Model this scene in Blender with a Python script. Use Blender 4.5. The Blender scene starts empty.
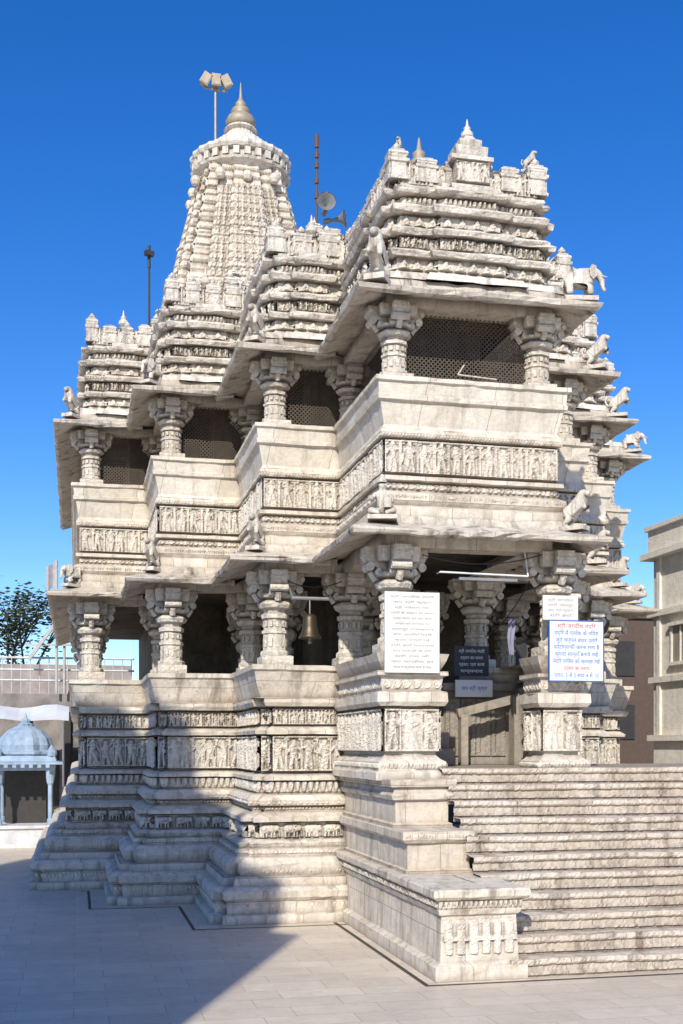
import bpy, math, random
import numpy as np
from mathutils import Vector, Matrix
random.seed(4)
RNG = np.random.default_rng(7)
scene = bpy.context.scene

# ------------------------------------------------------------------ helpers
class MB:
    def __init__(s): s.v=[]; s.q=[]; s.n=0; s.f=[]
    def add(s, verts, quads=None, polys=None):
        verts=np.asarray(verts,float).reshape(-1,3)
        s.v.append(verts)
        if quads is not None and len(quads): s.q.append(np.asarray(quads,int)+s.n)
        if polys:
            for p in polys: s.f.append([i+s.n for i in p])
        s.n+=len(verts)
    def grid(s, P):
        a,b=P.shape[:2]
        idx=np.arange(a*b).reshape(a,b)
        q=np.stack([idx[:-1,:-1],idx[:-1,1:],idx[1:,1:],idx[1:,:-1]],-1).reshape(-1,4)
        s.add(P.reshape(-1,3),q)
    def box(s,x0,x1,y0,y1,z0,z1):
        v=[(x0,y0,z0),(x1,y0,z0),(x1,y1,z0),(x0,y1,z0),(x0,y0,z1),(x1,y0,z1),(x1,y1,z1),(x0,y1,z1)]
        s.add(v,[(0,3,2,1),(4,5,6,7),(0,1,5,4),(1,2,6,5),(2,3,7,6),(3,0,4,7)])
    def obox(s,c,size,M):
        hx,hy,hz=[k/2 for k in size]
        v=[Vector(c)+M@Vector((a*hx,b*hy,d*hz)) for d in(-1,1) for a,b in((-1,-1),(1,-1),(1,1),(-1,1))]
        s.add([tuple(k) for k in v],[(0,3,2,1),(4,5,6,7),(0,1,5,4),(1,2,6,5),(2,3,7,6),(3,0,4,7)])
    def stack(s,cx,cy,prof,hy=None):
        P=[]
        for p in prof:
            z=p[0];a=p[1];b=p[2] if len(p)>2 else a
            P.append([(cx-a,cy-b,z),(cx+a,cy-b,z),(cx+a,cy+b,z),(cx-a,cy+b,z),(cx-a,cy-b,z)])
        s.grid(np.array(P))
        s.add([P[-1][i] for i in range(4)],[(0,1,2,3)])
        s.add([P[0][i] for i in range(4)],[(3,2,1,0)])
    def lathe(s,cx,cy,prof,n=16,ribs=0,ramp=0.0):
        a=np.linspace(0,2*math.pi,n+1)
        P=[]
        for z,r in prof:
            rr=r*(1+ramp*np.cos(a*ribs)) if ribs else r*np.ones_like(a)
            P.append(np.stack([cx+rr*np.cos(a),cy+rr*np.sin(a),np.full_like(a,z)],-1))
        s.grid(np.array(P))
    def tube(s,p0,p1,r,n=8,r1=None):
        p0=Vector(p0);p1=Vector(p1);d=(p1-p0)
        if d.length<1e-6:return
        M=d.to_track_quat('Z','Y').to_matrix(); r1=r if r1 is None else r1
        P=[]
        for p,rr in((p0,0.0001),(p0,r),(p1,r1),(p1,0.0001)):
            P.append([tuple(p+M@Vector((rr*math.cos(t),rr*math.sin(t),0))) for t in np.linspace(0,2*math.pi,n+1)])
        s.grid(np.array(P))
    def obj(s,name,mat,parent=None,smooth=False):
        me=bpy.data.meshes.new(name)
        V=np.concatenate(s.v)
        F=[]
        if s.q: F+=np.concatenate(s.q).tolist()
        F+=s.f
        me.from_pydata(V.tolist(),[],F)
        me.materials.append(mat)
        if smooth: me.polygons.foreach_set('use_smooth',[True]*len(me.polygons))
        me.update()
        o=bpy.data.objects.new(name,me); scene.collection.objects.link(o)
        if parent: o.parent=parent
        return o

def empty(name,loc=(0,0,0)):
    e=bpy.data.objects.new(name,None); e.location=loc; scene.collection.objects.link(e); return e

# ------------------------------------------------------------------ materials
def new_mat(name):
    m=bpy.data.materials.new(name); m.use_nodes=True
    nt=m.node_tree; b=nt.nodes['Principled BSDF']; return m,nt,b
def mixc(nt,f,a,b,mode='MIX'):
    n=nt.nodes.new('ShaderNodeMix'); n.data_type='RGBA'; n.blend_type=mode
    def s(i,v):
        if isinstance(v,(int,float)): n.inputs[i].default_value=v
        elif isinstance(v,tuple): n.inputs[i].default_value=(*v,1)
        else: nt.links.new(v,n.inputs[i])
    s(0,f); s(6,a); s(7,b); return n.outputs[2]
def ramp(nt,src,a,b,c0=0.0,c1=1.0):
    r=nt.nodes.new('ShaderNodeMapRange'); r.inputs[1].default_value=a; r.inputs[2].default_value=b
    r.inputs[3].default_value=c0; r.inputs[4].default_value=c1; nt.links.new(src,r.inputs[0]); return r.outputs[0]
def noise(nt,vec,scale,detail=4,rough=.6):
    n=nt.nodes.new('ShaderNodeTexNoise'); n.inputs['Scale'].default_value=scale
    n.inputs['Detail'].default_value=detail; n.inputs['Roughness'].default_value=rough
    nt.links.new(vec,n.inputs['Vector']); return n.outputs['Fac']
def mapping(nt,vec,sc):
    m=nt.nodes.new('ShaderNodeMapping'); m.inputs['Scale'].default_value=sc
    nt.links.new(vec,m.inputs['Vector']); return m.outputs[0]
def mth(nt,op,a,b=None):
    n=nt.nodes.new('ShaderNodeMath'); n.operation=op
    for i,v in enumerate((a,b)):
        if v is None: continue
        if isinstance(v,(int,float)): n.inputs[i].default_value=v
        else: nt.links.new(v,n.inputs[i])
    return n.outputs[0]

def stone(name,base=(.79,.72,.605),dark=(.225,.18,.135),stain=.5,joints=None,carve=0.0,cscale=12,ao=.12,aoamt=.8,rough=.75,fine=.5,warm=(.56,.43,.29),grime=.35):
    m,nt,b=new_mat(name)
    tc=nt.nodes.new('ShaderNodeTexCoord').outputs['Object']
    n1=noise(nt,tc,.9,6,.65); n2=noise(nt,mapping(nt,tc,(3.5,3.5,.35)),1.3,6,.7); n3=noise(nt,tc,14,5,.7); n4=noise(nt,tc,3.2,6,.75)
    col=mixc(nt,ramp(nt,n1,.40,.66),base,tuple(.62*x+.38*y for x,y in zip(base,warm)))
    grey=tuple(x*.62 for x in (base[0]*.97,base[1]*.98,base[2]*1.0))
    n5=noise(nt,tc,5.5,7,.8)
    col=mixc(nt,ramp(nt,n5,.46,.66,0,.5),col,grey)
    col=mixc(nt,ramp(nt,n4,.53,.70,0,stain*.8),col,tuple(.5*x+.5*y for x,y in zip(dark,warm)))
    col=mixc(nt,ramp(nt,n2,.51,.70,0,min(1,stain*1.2)),col,dark)
    col=mixc(nt,ramp(nt,n3,.44,.70,0,grime),col,tuple(x*.5 for x in base))
    sep=nt.nodes.new('ShaderNodeSeparateXYZ'); nt.links.new(tc,sep.inputs[0])
    comb=nt.nodes.new('ShaderNodeCombineXYZ')
    nt.links.new(mth(nt,'ADD',sep.outputs[0],sep.outputs[1]),comb.inputs[0]); nt.links.new(sep.outputs[2],comb.inputs[1])
    height=mth(nt,'MULTIPLY',n3,fine)
    if joints:
        br=nt.nodes.new('ShaderNodeTexBrick'); nt.links.new(comb.outputs[0],br.inputs['Vector'])
        br.inputs['Scale'].default_value=1; br.inputs['Brick Width'].default_value=joints[0]; br.inputs['Row Height'].default_value=joints[1]
        br.inputs['Mortar Size'].default_value=.006; br.inputs['Mortar Smooth'].default_value=.2
        br.inputs['Color1'].default_value=(1,1,1,1); br.inputs['Color2'].default_value=(.83,.80,.76,1); br.inputs['Mortar'].default_value=(.45,.41,.36,1)
        col=mixc(nt,.9,col,br.outputs['Color'],'MULTIPLY')
    if carve:
        v=nt.nodes.new('ShaderNodeTexVoronoi'); v.feature='F1'; v.inputs['Scale'].default_value=cscale
        nt.links.new(mapping(nt,tc,(1,1,1.3)),v.inputs['Vector'])
        w=nt.nodes.new('ShaderNodeTexVoronoi'); w.feature='F1'; w.inputs['Scale'].default_value=cscale*2.3; nt.links.new(tc,w.inputs['Vector'])
        d=mth(nt,'ADD',mth(nt,'MULTIPLY',v.outputs['Distance'],-1.0*carve),mth(nt,'MULTIPLY',w.outputs['Distance'],-.5*carve))
        height=mth(nt,'ADD',height,d)
        col=mixc(nt,ramp(nt,v.outputs['Distance'],.35,.8,0,.6*min(1,carve)),col,tuple(x*.45 for x in base))
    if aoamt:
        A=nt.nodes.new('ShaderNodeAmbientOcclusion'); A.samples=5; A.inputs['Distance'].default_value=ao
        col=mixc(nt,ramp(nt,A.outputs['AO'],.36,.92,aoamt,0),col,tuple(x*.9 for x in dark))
    nt.links.new(col,b.inputs['Base Color'])
    b.inputs['Roughness'].default_value=rough
    bm=nt.nodes.new('ShaderNodeBump'); bm.inputs['Strength'].default_value=.9; bm.inputs['Distance'].default_value=.035
    nt.links.new(height,bm.inputs['Height']); nt.links.new(bm.outputs[0],b.inputs['Normal'])
    return m
def plain(name,col,rough=.6,metal=0,var=.25,sc=6):
    m,nt,b=new_mat(name); tc=nt.nodes.new('ShaderNodeTexCoord').outputs['Object']
    n=noise(nt,tc,sc,5,.65)
    nt.links.new(mixc(nt,ramp(nt,n,.35,.7,0,1),col,tuple(c*(1-var) for c in col)),b.inputs['Base Color'])
    b.inputs['Roughness'].default_value=rough; b.inputs['Metallic'].default_value=metal; return m

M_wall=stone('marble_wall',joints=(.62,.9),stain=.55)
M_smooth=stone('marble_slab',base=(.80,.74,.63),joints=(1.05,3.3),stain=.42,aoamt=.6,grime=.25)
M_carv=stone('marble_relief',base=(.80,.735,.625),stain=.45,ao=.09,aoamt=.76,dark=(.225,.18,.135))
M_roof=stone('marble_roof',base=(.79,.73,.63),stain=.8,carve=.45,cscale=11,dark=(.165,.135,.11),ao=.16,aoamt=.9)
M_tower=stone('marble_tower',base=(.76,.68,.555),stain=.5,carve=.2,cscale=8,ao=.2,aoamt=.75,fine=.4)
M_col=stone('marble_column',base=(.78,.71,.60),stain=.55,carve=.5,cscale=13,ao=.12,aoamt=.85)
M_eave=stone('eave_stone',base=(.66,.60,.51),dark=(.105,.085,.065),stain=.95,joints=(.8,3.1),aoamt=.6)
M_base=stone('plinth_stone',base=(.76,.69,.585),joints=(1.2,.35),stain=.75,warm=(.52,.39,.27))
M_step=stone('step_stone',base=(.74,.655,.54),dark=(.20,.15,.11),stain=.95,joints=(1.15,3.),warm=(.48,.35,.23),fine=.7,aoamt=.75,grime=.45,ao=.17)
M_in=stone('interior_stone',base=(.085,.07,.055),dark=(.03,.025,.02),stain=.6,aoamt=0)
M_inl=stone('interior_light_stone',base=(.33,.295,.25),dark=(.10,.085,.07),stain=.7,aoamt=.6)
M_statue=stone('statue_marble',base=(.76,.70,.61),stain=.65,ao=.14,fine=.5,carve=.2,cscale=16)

# ------------------------------------------------------------------ outline tools
def norms(o):
    r=[]
    for a,b in zip(o[:-1],o[1:]):
        dx,dy=b[0]-a[0],b[1]-a[1]; L=math.hypot(dx,dy); r.append((dy/L,-dx/L))
    return r
def offs(o,d):
    n=norms(o); out=[]
    for i,p in enumerate(o):
        a=n[max(i-1,0)]; b=n[min(i,len(n)-1)]
        k=1+a[0]*b[0]+a[1]*b[1]
        out.append((p[0]+d*(a[0]+b[0])/k,p[1]+d*(a[1]+b[1])/k))
    return out
def notch(o,s):
    out=[o[0]]
    for i in range(1,len(o)-1):
        a,c,b=o[i-1],o[i],o[i+1]
        l1=math.hypot(c[0]-a[0],c[1]-a[1]); l2=math.hypot(b[0]-c[0],b[1]-c[1])
        d1=((c[0]-a[0])/l1,(c[1]-a[1])/l1); d2=((b[0]-c[0])/l2,(b[1]-c[1])/l2)
        if d1[0]*d2[1]-d1[1]*d2[0]>0:
            p=(c[0]-d1[0]*s,c[1]-d1[1]*s); q=(p[0]+d2[0]*s,p[1]+d2[1]*s); r=(c[0]+d2[0]*s,c[1]+d2[1]*s)
            out+=[p,q,r]
        else: out.append(c)
    out.append(o[-1]); return out
def bulge(o,f,d,minl=1.0):
    n=norms(o); out=[o[0]]
    for i in range(len(o)-1):
        a,b=o[i],o[i+1]; L=math.hypot(b[0]-a[0],b[1]-a[1])
        if L>minl and L<6:
            p=[a[k]+(b[k]-a[k])*f for k in(0,1)]; q=[a[k]+(b[k]-a[k])*(1-f) for k in(0,1)]
            nn=n[i]
            out+=[tuple(p),(p[0]+nn[0]*d,p[1]+nn[1]*d),(q[0]+nn[0]*d,q[1]+nn[1]*d),tuple(q)]
        out.append(b)
    return out
def subdiv(o,l):
    out=[o[0]]
    for a,b in zip(o[:-1],o[1:]):
        L=math.hypot(b[0]-a[0],b[1]-a[1]); n=max(1,int(L/l))
        for k in range(1,n+1): out.append((a[0]+(b[0]-a[0])*k/n,a[1]+(b[1]-a[1])*k/n))
    return out
def sweep(mb,o,prof,jit=0,wear=.004,sub=.16):
    if wear:
        o=subdiv(o,sub)
    P=[]
    jz=np.repeat([random.uniform(-jit,jit) for _ in range(len(o)//5+2)],5)[:len(o)]
    for z,d in prof:
        q=offs(o,d); P.append([(x,y,z+jz[i]) for i,(x,y) in enumerate(q)])
    P=np.array(P)
    if wear:
        nn=np.array(offs(o,1))-np.array(offs(o,0))
        nz=RNG.normal(0,wear,P.shape[:2])
        P[:,:,:2]+=nn[None]*nz[:,:,None]; P[:,:,2]+=RNG.normal(0,wear*.7,P.shape[:2])
    mb.grid(P)
def fill(mb,o,z,d=0,up=True):
    q=offs(o,d); mb.add([(x,y,z) for x,y in q],polys=[list(range(len(q)))])

# ------------------------------------------------------------------ relief carving
def caps(X,Z,a,b,r,w=1.0):
    ax,az=a;bx,bz=b;dx,dz=bx-ax,bz-az;L=dx*dx+dz*dz+1e-9
    t=np.clip(((X-ax)*dx+(Z-az)*dz)/L,0,1)
    d=np.hypot(X-ax-t*dx,Z-az-t*dz)
    return w*np.sqrt(np.clip(1-(d/r)**2,0,1))
CW={'figures':.40,'elephants':1.35,'scroll':.9,'petal':.55,'dentil':.9,'kudu':1.3,'niche':.5,'flute':.35,'dots':.8,'panel':1.5,'spire':.5}
def cellf(kind,X,Z,hw,rng):
    H=np.zeros_like(X)
    if kind in('figures','niche'):
        s=rng.uniform(-.08,.08); k=rng.uniform(.9,1.3); zt=rng.uniform(-.05,.03)
        L=[((s*.5,.80+zt),(s*.5,.84+zt),.085,1),((s*.3,.70),(s,.48),.11*k,1),((s-.03,.46),(-.09+s*.4,.10),.075,.9),((s+.04,.46),(.09+rng.uniform(-.05,.06),.10),.075,.9)]
        for sg in(-1,1):
            e=(sg*rng.uniform(.12,.2),rng.uniform(.5,.8)); h=(sg*rng.uniform(.05,.2),rng.uniform(.35,.92))
            L+=[((sg*.09,.70),e,.05,.8),(e,h,.045,.7)]
        if rng.random()<.35: L+=[((.0,.1),(.0,.45),.15,.6)]
        for a,b,r,w in L: H=np.maximum(H,caps(X,Z,a,b,r,w))
        pw=.03 if kind=='figures' else .05
        H=np.maximum(H,np.where(np.abs(X)>hw-pw,.6,0))
        H=np.maximum(H,.16)
        H=np.maximum(H,np.where(Z>.93,.8,0)); H=np.maximum(H,np.where(Z<.06,.8,0))
        H=np.maximum(H,np.where((Z>.86)&(np.abs(X)>.12),.5,0))
    elif kind=='elephants':
        for a,b,r,w in[((-.28,.56),(.18,.58),.28,1),((.42,.64),(.44,.6),.19,1),((.55,.5),(.6,.12),.075,.8),((-.42,.4),(-.42,.05),.09,.8),((-.2,.4),(-.22,.05),.09,.7),((.1,.4),(.1,.05),.09,.7),((.28,.4),(.3,.05),.09,.8)]:
            H=np.maximum(H,caps(X,Z,a,b,r,w))
    elif kind=='scroll':
        R=np.hypot(X,Z-.5); H=np.maximum(np.exp(-((R-.32)/.08)**2),np.exp(-(R/.13)**2))
        th=np.arctan2(Z-.5,X); H=np.maximum(H,.7*np.exp(-((R-.18-.03*th)/.05)**2))
        H=np.maximum(H,np.where((Z>.92)|(Z<.08),.9,0))
    elif kind=='petal':
        H=np.sqrt(np.clip(1-(X/(hw*.9))**2-((Z-1)/.95)**2,0,1))
    elif kind=='dentil':
        H=np.where((np.abs(X)<hw*.62)&(Z>.12),1.,0); H=np.where((np.abs(X)<hw*.25)&(Z>.3)&(Z<.8),.4,H)
    elif kind=='kudu':
        T=np.clip((1-Z-np.abs(X)/hw*1.0),0,1); H=np.where(T>.02,.45+.55*np.floor(T*4)/3,0)
        H=np.maximum(H,1.0*np.exp(-((np.hypot(X,Z-.3)-.16)/.06)**2)); H=np.clip(H,0,1)
    elif kind=='flute':
        H=np.sqrt(np.clip(1-(X/(hw*.8))**2,0,1))*np.where((Z>.1)&(Z<.9),1,.3); H=np.maximum(H,np.where(np.abs(Z-.5)<.05,1,0))
    elif kind=='dots':
        H=np.sqrt(np.clip(1-(np.hypot(X,Z-.5)/.4)**2,0,1))
    elif kind=='panel':
        m=np.minimum(hw-np.abs(X),np.minimum(Z,1-Z)); H=np.where(m<.08,1,np.where(m<.14,.3,.6))
        R=np.hypot(X,Z-.5); H=np.where(m>=.14,.4+.6*np.exp(-((R-.22)/.05)**2),H)
    return H
def strip(mb,p0,p1,z0,z1,kind,depth,res=.02,seed=0,proj=0.0):
    rng=np.random.default_rng(seed)
    L=math.hypot(p1[0]-p0[0],p1[1]-p0[1]); Hh=z1-z0
    if L<.05: return
    dx,dy=(p1[0]-p0[0])/L,(p1[1]-p0[1])/L; nx_,ny_=dy,-dx
    nx=max(3,int(L/res)); nz=max(4,int(Hh/res))
    x=np.linspace(0,L,nx+1); z=np.linspace(0,Hh,nz+1)
    A=np.zeros((nz+1,nx+1)); n=max(1,round(L/(CW[kind]*Hh)))
    e=np.linspace(0,L,n+1)
    if n>2: e[1:-1]+=rng.uniform(-.11,.11,n-1)*(L/n)
    for i in range(n):
        a=np.searchsorted(x,e[i]-1e-9); b=len(x) if i==n-1 else np.searchsorted(x,e[i+1]-1e-9)
        if b<=a: continue
        X,Z=np.meshgrid((x[a:b]-(e[i]+e[i+1])/2)/Hh,z/Hh)
        A[:,a:b]=cellf(kind,X,Z,(e[i+1]-e[i])/Hh/2,rng)*(rng.uniform(.7,1.08) if rng.random()>.08 else .45)
    A=A*(1+rng.normal(0,.08,A.shape))+rng.normal(0,.03,A.shape)
    A[0,:]=A[-1,:]=-.3
    D=A*depth+proj
    P=np.zeros((nz+1,nx+1,3))
    P[:,:,0]=p0[0]+dx*x[None,:]+nx_*D; P[:,:,1]=p0[1]+dy*x[None,:]+ny_*D; P[:,:,2]=z0+z[:,None]
    mb.grid(P)
SEED=[0]
def band(mb,o,d,z0,z1,kind,depth,res=.02,vmax=12.):
    q=offs(o,d)
    for a,b in zip(q[:-1],q[1:]):
        SEED[0]+=1
        if (a[1]+b[1])/2>vmax: continue
        strip(mb,a,b,z0,z1,kind,depth,res,SEED[0])

# ------------------------------------------------------------------ temple plan
PRX=2.84
OUT=[(-4.07,22),(-4.07,10.9),(-2.65,10.9),(-2.65,8.4),(-1.14,8.4),(-1.14,5.8),(.17,5.8),(.17,3.0),(PRX,3.0),(PRX,5.8),(4.5,5.8),(4.5,8.4),(6.2,8.4),(6.2,10.9),(7.8,10.9),(7.8,22)]
LEFT=OUT[:6]+[(1.2,5.8)]
RIGHT=[(2.2,5.8)]+OUT[10:]
PL=[(.17,6.0),(.17,3.0),(.98,3.0),(.98,6.0)]
PR=[(2.60,3.62),(2.60,3.0),(3.2,3.0),(3.2,6.0)]
temple=empty('hindu_temple')

# --- plinth
pm=MB(); pc=MB(); pb=MB()
nL=notch(LEFT,.17); nR=notch(RIGHT,.17)
low=[(-.05,.95),(.14,.95),(.16,.86),(.34,.86),(.40,.92),(.50,.93),(.56,.86),(.58,.74),(.70,.72),(.72,.62),(.84,.66),(.92,.66),(1.0,.56),(1.02,.46),(1.12,.46),(1.14,.40),(1.22,.44),(1.26,.36),(1.28,.28)]
mid=[(1.28,.24),(1.56,.24),(1.56,.38),(1.62,.38),(1.68,.26),(1.72,.16),(1.80,.16),(1.82,.25),(1.90,.27),(1.98,.18),(2.0,.07),(2.22,.07),(2.22,.17),(2.28,.17),(2.32,.06),(2.34,-.04),(2.98,-.04),(2.98,.11),(3.04,.12),(3.10,.04),(3.12,-.02),(3.42,-.02),(3.44,.14),(3.50,.17),(3.56,.17)]
up=[(3.56,.17),(3.58,.05),(3.8,.11),(4.0,.16),(4.03,.20),(4.11,.20),(4.11,-.3)]
for o,O in((nL,LEFT),(nR,RIGHT)):
    sweep(pb,o,low,0,.007); sweep(pm,o,mid)
    sweep(pb,O,up,.003)
    band(pc,o,.26,1.29,1.55,'elephants',.11,.016); band(pc,o,.09,2.01,2.21,'petal',.075)
    band(pc,o,.01,2.36,2.96,'figures',.10,.016); band(pc,o,.01,3.13,3.41,'niche',.08,.016)
    band(pc,o,.16,1.73,1.80,'dots',.04); band(pc,o,.40,1.14,1.22,'petal',.04)
    band(pc,o,.61,.73,.83,'petal',.05); band(pc,o,.25,1.83,1.90,'kudu',.035,.016)
    band(pc,o,.84,.20,.33,'petal',.04); band(pc,o,.44,1.03,1.11,'dots',.035,.016)
midP=[(2.30,.16),(2.40,.16),(2.44,.10),(2.56,.1),(2.6,.03),(2.66,-.03),(3.35,-.03),(3.36,.08),(3.42,.12),(3.56,.12)]
upP=[(3.56,.12),(3.58,.03),(3.78,.06),(3.8,.12),(3.86,.12),(3.86,.02),(4.0,.1),(4.11,.14),(4.11,-.3)]
for o in(PL,PR):
    sweep(pm,o,midP); sweep(pb,o,upP)
    band(pc,o,.0,2.70,3.33,'figures',.09,.016); band(pc,o,.10,2.45,2.55,'petal',.035); band(pc,o,.04,3.60,3.76,'scroll',.03)
fill(pb,PR,4.10,0)
pm.obj('plinth_mouldings',M_wall,temple); pb.obj('plinth_base_and_rail',M_base,temple); pc.obj('plinth_carvings',M_carv,temple)

# --- floors, ceilings, inner core
fl=MB()
fill(fl,LEFT+OUT[9:],3.28,-.02)
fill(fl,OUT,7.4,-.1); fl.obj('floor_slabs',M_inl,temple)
ce=MB()
fill(ce,OUT,5.93,-.05); fill(ce,OUT,9.36,-.05)
INN=[(-2.3,22),(-2.3,13.2),(-.7,13.2),(-.7,10.8),(.5,10.8),(.5,8.6),(2.6,8.6),(2.6,10.8),(4.0,10.8),(4.0,13.2),(6.0,13.2),(6.0,22)]
sweep(ce,INN,[(2.4,0),(5.95,0)],0,0)
INN2=[(-3.0,22),(-3.0,12.2),(-1.5,12.2),(-1.5,9.6),(-.1,9.6),(-.1,7.0),(.9,7.0),(.9,4.6),(2.2,4.6),(2.2,7.0),(3.4,7.0),(3.4,9.6),(5.0,9.6),(5.0,12.2),(6.6,12.2),(6.6,22)]
sweep(ce,INN2,[(7.3,0),(9.4,0)],0,0)
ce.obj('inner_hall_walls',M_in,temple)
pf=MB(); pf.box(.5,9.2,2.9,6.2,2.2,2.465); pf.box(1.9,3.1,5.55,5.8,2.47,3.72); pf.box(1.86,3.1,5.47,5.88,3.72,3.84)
for i in range(3): pf.box(.98,1.9,5.0+i*.28,6.2,2.47,2.47+.27*(i+1))
for i in range(4): strip(pf,(1.92+i*.27,5.55),(2.17+i*.27,5.55),2.6,3.6,'panel',.04,.02,i)
pf.obj('porch_floor',M_inl,temple)
sl=MB(); Mr=Matrix.Rotation(math.radians(-14),3,'Y'); sl.obox((2.5,5.05,3.45),(1.1,.12,.14),Mr); sl.box(2.9,3.05,4.9,5.15,2.47,3.6); sl.box(2.0,2.12,4.95,5.12,2.47,3.3); sl.obj('inner_stair_rail',M_inl,temple)

# --- columns
cm=MB()
def column(x,y,z0,z1,s=1.0,mb=None):
    mb=mb or cm; h=z1-z0; r=.19*s
    mb.stack(x,y,[(z0,r*1.35),(z0+.10*h,r*1.35),(z0+.11*h,r*1.15)])
    zz=lambda t:z0+t*h
    mb.lathe(x,y,[(zz(.10),r*1.2),(zz(.15),r*1.22),(zz(.17),r*1.0),(zz(.34),r*.98),(zz(.35),r*1.1),(zz(.38),r*1.1),(zz(.39),r*.95),(zz(.50),r*.93),(zz(.51),r*1.12),(zz(.55),r*1.15),(zz(.57),r*.9),(zz(.60),r*.95),(zz(.62),r*1.3),(zz(.66),r*1.45),(zz(.69),r*1.3),(zz(.71),r*1.0),(zz(.73),r*1.5),(zz(.76),r*1.6),(zz(.78),r*1.3)],24,8,.05)
    for k in range(12):
        a=k*math.pi/6
        for t,q in((.25,.09),(.45,.06)):
            mb.obox((x+r*math.cos(a)*.97,y+r*math.sin(a)*.97,zz(t)),(.03,.05,q*h),Matrix.Rotation(a,3,'Z'))
    for dx,dy in((1,0),(-1,0),(0,1),(0,-1)):
        pts=[(0,.74),(.08,.745),(.13,.77),(.17,.775),(.22,.80),(.27,.80),(.33,.83),(.37,.83),(.42,.87),(.46,.92),(.46,1.0),(0,1.0)]
        w=.13*s
        va=[]
        for sd in(-1,1):
            for a,t in pts:
                a*=s; va.append((x+dx*a-dy*sd*w,y+dy*a+dx*sd*w,zz(t)))
        n=len(pts)
        mb.add(va,[(i,(i+1)%n,n+(i+1)%n,n+i) for i in range(n)],[list(range(n))[::-1],list(range(n,2*n))])
        for aa,tt,rr in((.38,.82,.062),(.26,.77,.052),(.43,.93,.04)):
            c=(x+dx*aa*s,y+dy*aa*s,zz(tt)); mb.tube((c[0]-dy*w*1.12,c[1]+dx*w*1.12,c[2]),(c[0]+dy*w*1.12,c[1]-dx*w*1.12,c[2]),rr*s,10)
        c=Vector((x+dx*.27*s,y+dy*.27*s,zz(.70))); mb.tube(c,c+Vector((dx*.08,dy*.08,.12)),.055*s,8); mb.lathe(c.x+dx*.05,c.y+dy*.05,[(c.z+.10,.01),(c.z+.13,.05),(c.z+.18,.05),(c.z+.21,.01)],8)
    mb.stack(x,y,[(zz(.86),r*1.5),(zz(.93),r*1.6),(zz(1.0),r*1.6)])
conv=[(-3.82,11.15),(-2.40,8.65),(-.89,6.05),(.40,3.28),(2.62,3.28),(4.25,6.05),(5.95,8.65),(7.55,11.15)]
inner=[(-2.38,11.3),(-.87,8.85),(.40,6.05),(2.65,6.05),(4.25,8.85),(5.95,11.3)]
for x,y in conv+inner:
    xx=x+.28 if (x,y)==conv[4] else x
    column(xx,y,4.11,5.66,1.02); column(x,y,8.06,9.14,.90)
for x,y in((-3.82,14.2),(-3.82,17.5),(1.6,7.6),(-.6,11.0),(1.2,8.0),(2.3,8.0),(-.4,8.2)):
    column(x,y,3.28,5.66,1.0)
cm.obj('columns',M_col,temple)
bm_=MB()
def beam(o,z0,z1,d0,d1): sweep(bm_,o,[(z0,d1),(z0,d0),(z1,d0),(z1,d1)])
beam(OUT,5.66,5.98,-.06,-.46); beam(OUT,9.14,9.4,-.06,-.44)
bm_.obj('lintel_beams',M_wall,temple)

# --- eaves
ev=MB()
def eave(o,zt,zw,d,th=.075):
    sweep(ev,o,[(zw-.14,-.12),(zt-.02,d-.06),(zt,d),(zt+th*.7,d+.015),(zt+th,d),(zw-.12,.18),(zw,.16),(zw+.03,0),(zw+.03,-.2)],.014,.011,.17)
eave(OUT,5.72,6.06,.60); eave(OUT,9.14,9.44,.48)
ev.obj('stone_eaves',M_eave,temple)
# --- upper balcony wall
bw=MB(); bc=MB(); bs=MB()
sweep(bw,OUT,[(6.05,.12),(6.20,.12),(6.24,.06),(6.30,.10),(6.40,.10),(6.46,-.02),(6.58,-.03),(6.60,.06),(6.66,.06),(6.68,-.05),(7.20,-.05),(7.22,.04),(7.28,.06),(7.34,.03)])
sweep(bs,OUT,[(7.34,.03),(7.40,.0),(7.72,.06),(7.74,.11),(7.80,.12),(7.82,.09),(7.98,.11),(8.0,.15),(8.06,.15),(8.06,-.28),(7.3,-.28)],.004)
band(bc,OUT,-.015,6.70,7.19,'niche',.07,.016); band(bc,OUT,.085,6.31,6.39,'petal',.045)
band(bc,OUT,-.01,6.47,6.57,'scroll',.04); band(bc,OUT,.04,7.22,7.28,'dots',.03,.016)
bw.obj('balcony_mouldings',M_wall,temple); bs.obj('balcony_seat_slabs',M_smooth,temple); bc.obj('balcony_carvings',M_carv,temple)

# --- roof tiers
rf=MB(); rc=MB()
RI=-.13
ro=bulge(notch(offs(OUT,RI),.14),.28,.07,.8)
prof=[(9.44,.30),(9.56,.24),(9.60,.10),(9.66,.04),(9.84,.04),(9.84,.15),(9.90,.18),(9.95,.12),(9.97,.0),(10.17,.0),(10.17,.13),(10.23,.16),(10.28,.10),(10.30,-.02),(10.50,-.02),(10.50,.11),(10.57,.14),(10.62,.08),(10.64,-.06),(10.78,-.08),(10.80,.05),(10.84,.08),(10.88,.08),(10.92,-.02),(11.0,-.04),(11.02,-.16)]
sweep(rf,ro,prof,0,.008)
band(rc,ro,.05,9.66,9.83,'kudu',.085,.017); band(rc,ro,.01,9.98,10.16,'niche',.10,.016); band(rc,ro,-.01,10.31,10.49,'kudu',.085,.017); band(rc,ro,-.06,10.65,10.78,'petal',.06,.018)
band(rc,ro,.15,9.86,9.92,'dots',.03,.016); band(rc,ro,.13,10.19,10.25,'dots',.03,.016)
fill(rf,OUT,11.0,-.3)
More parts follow.
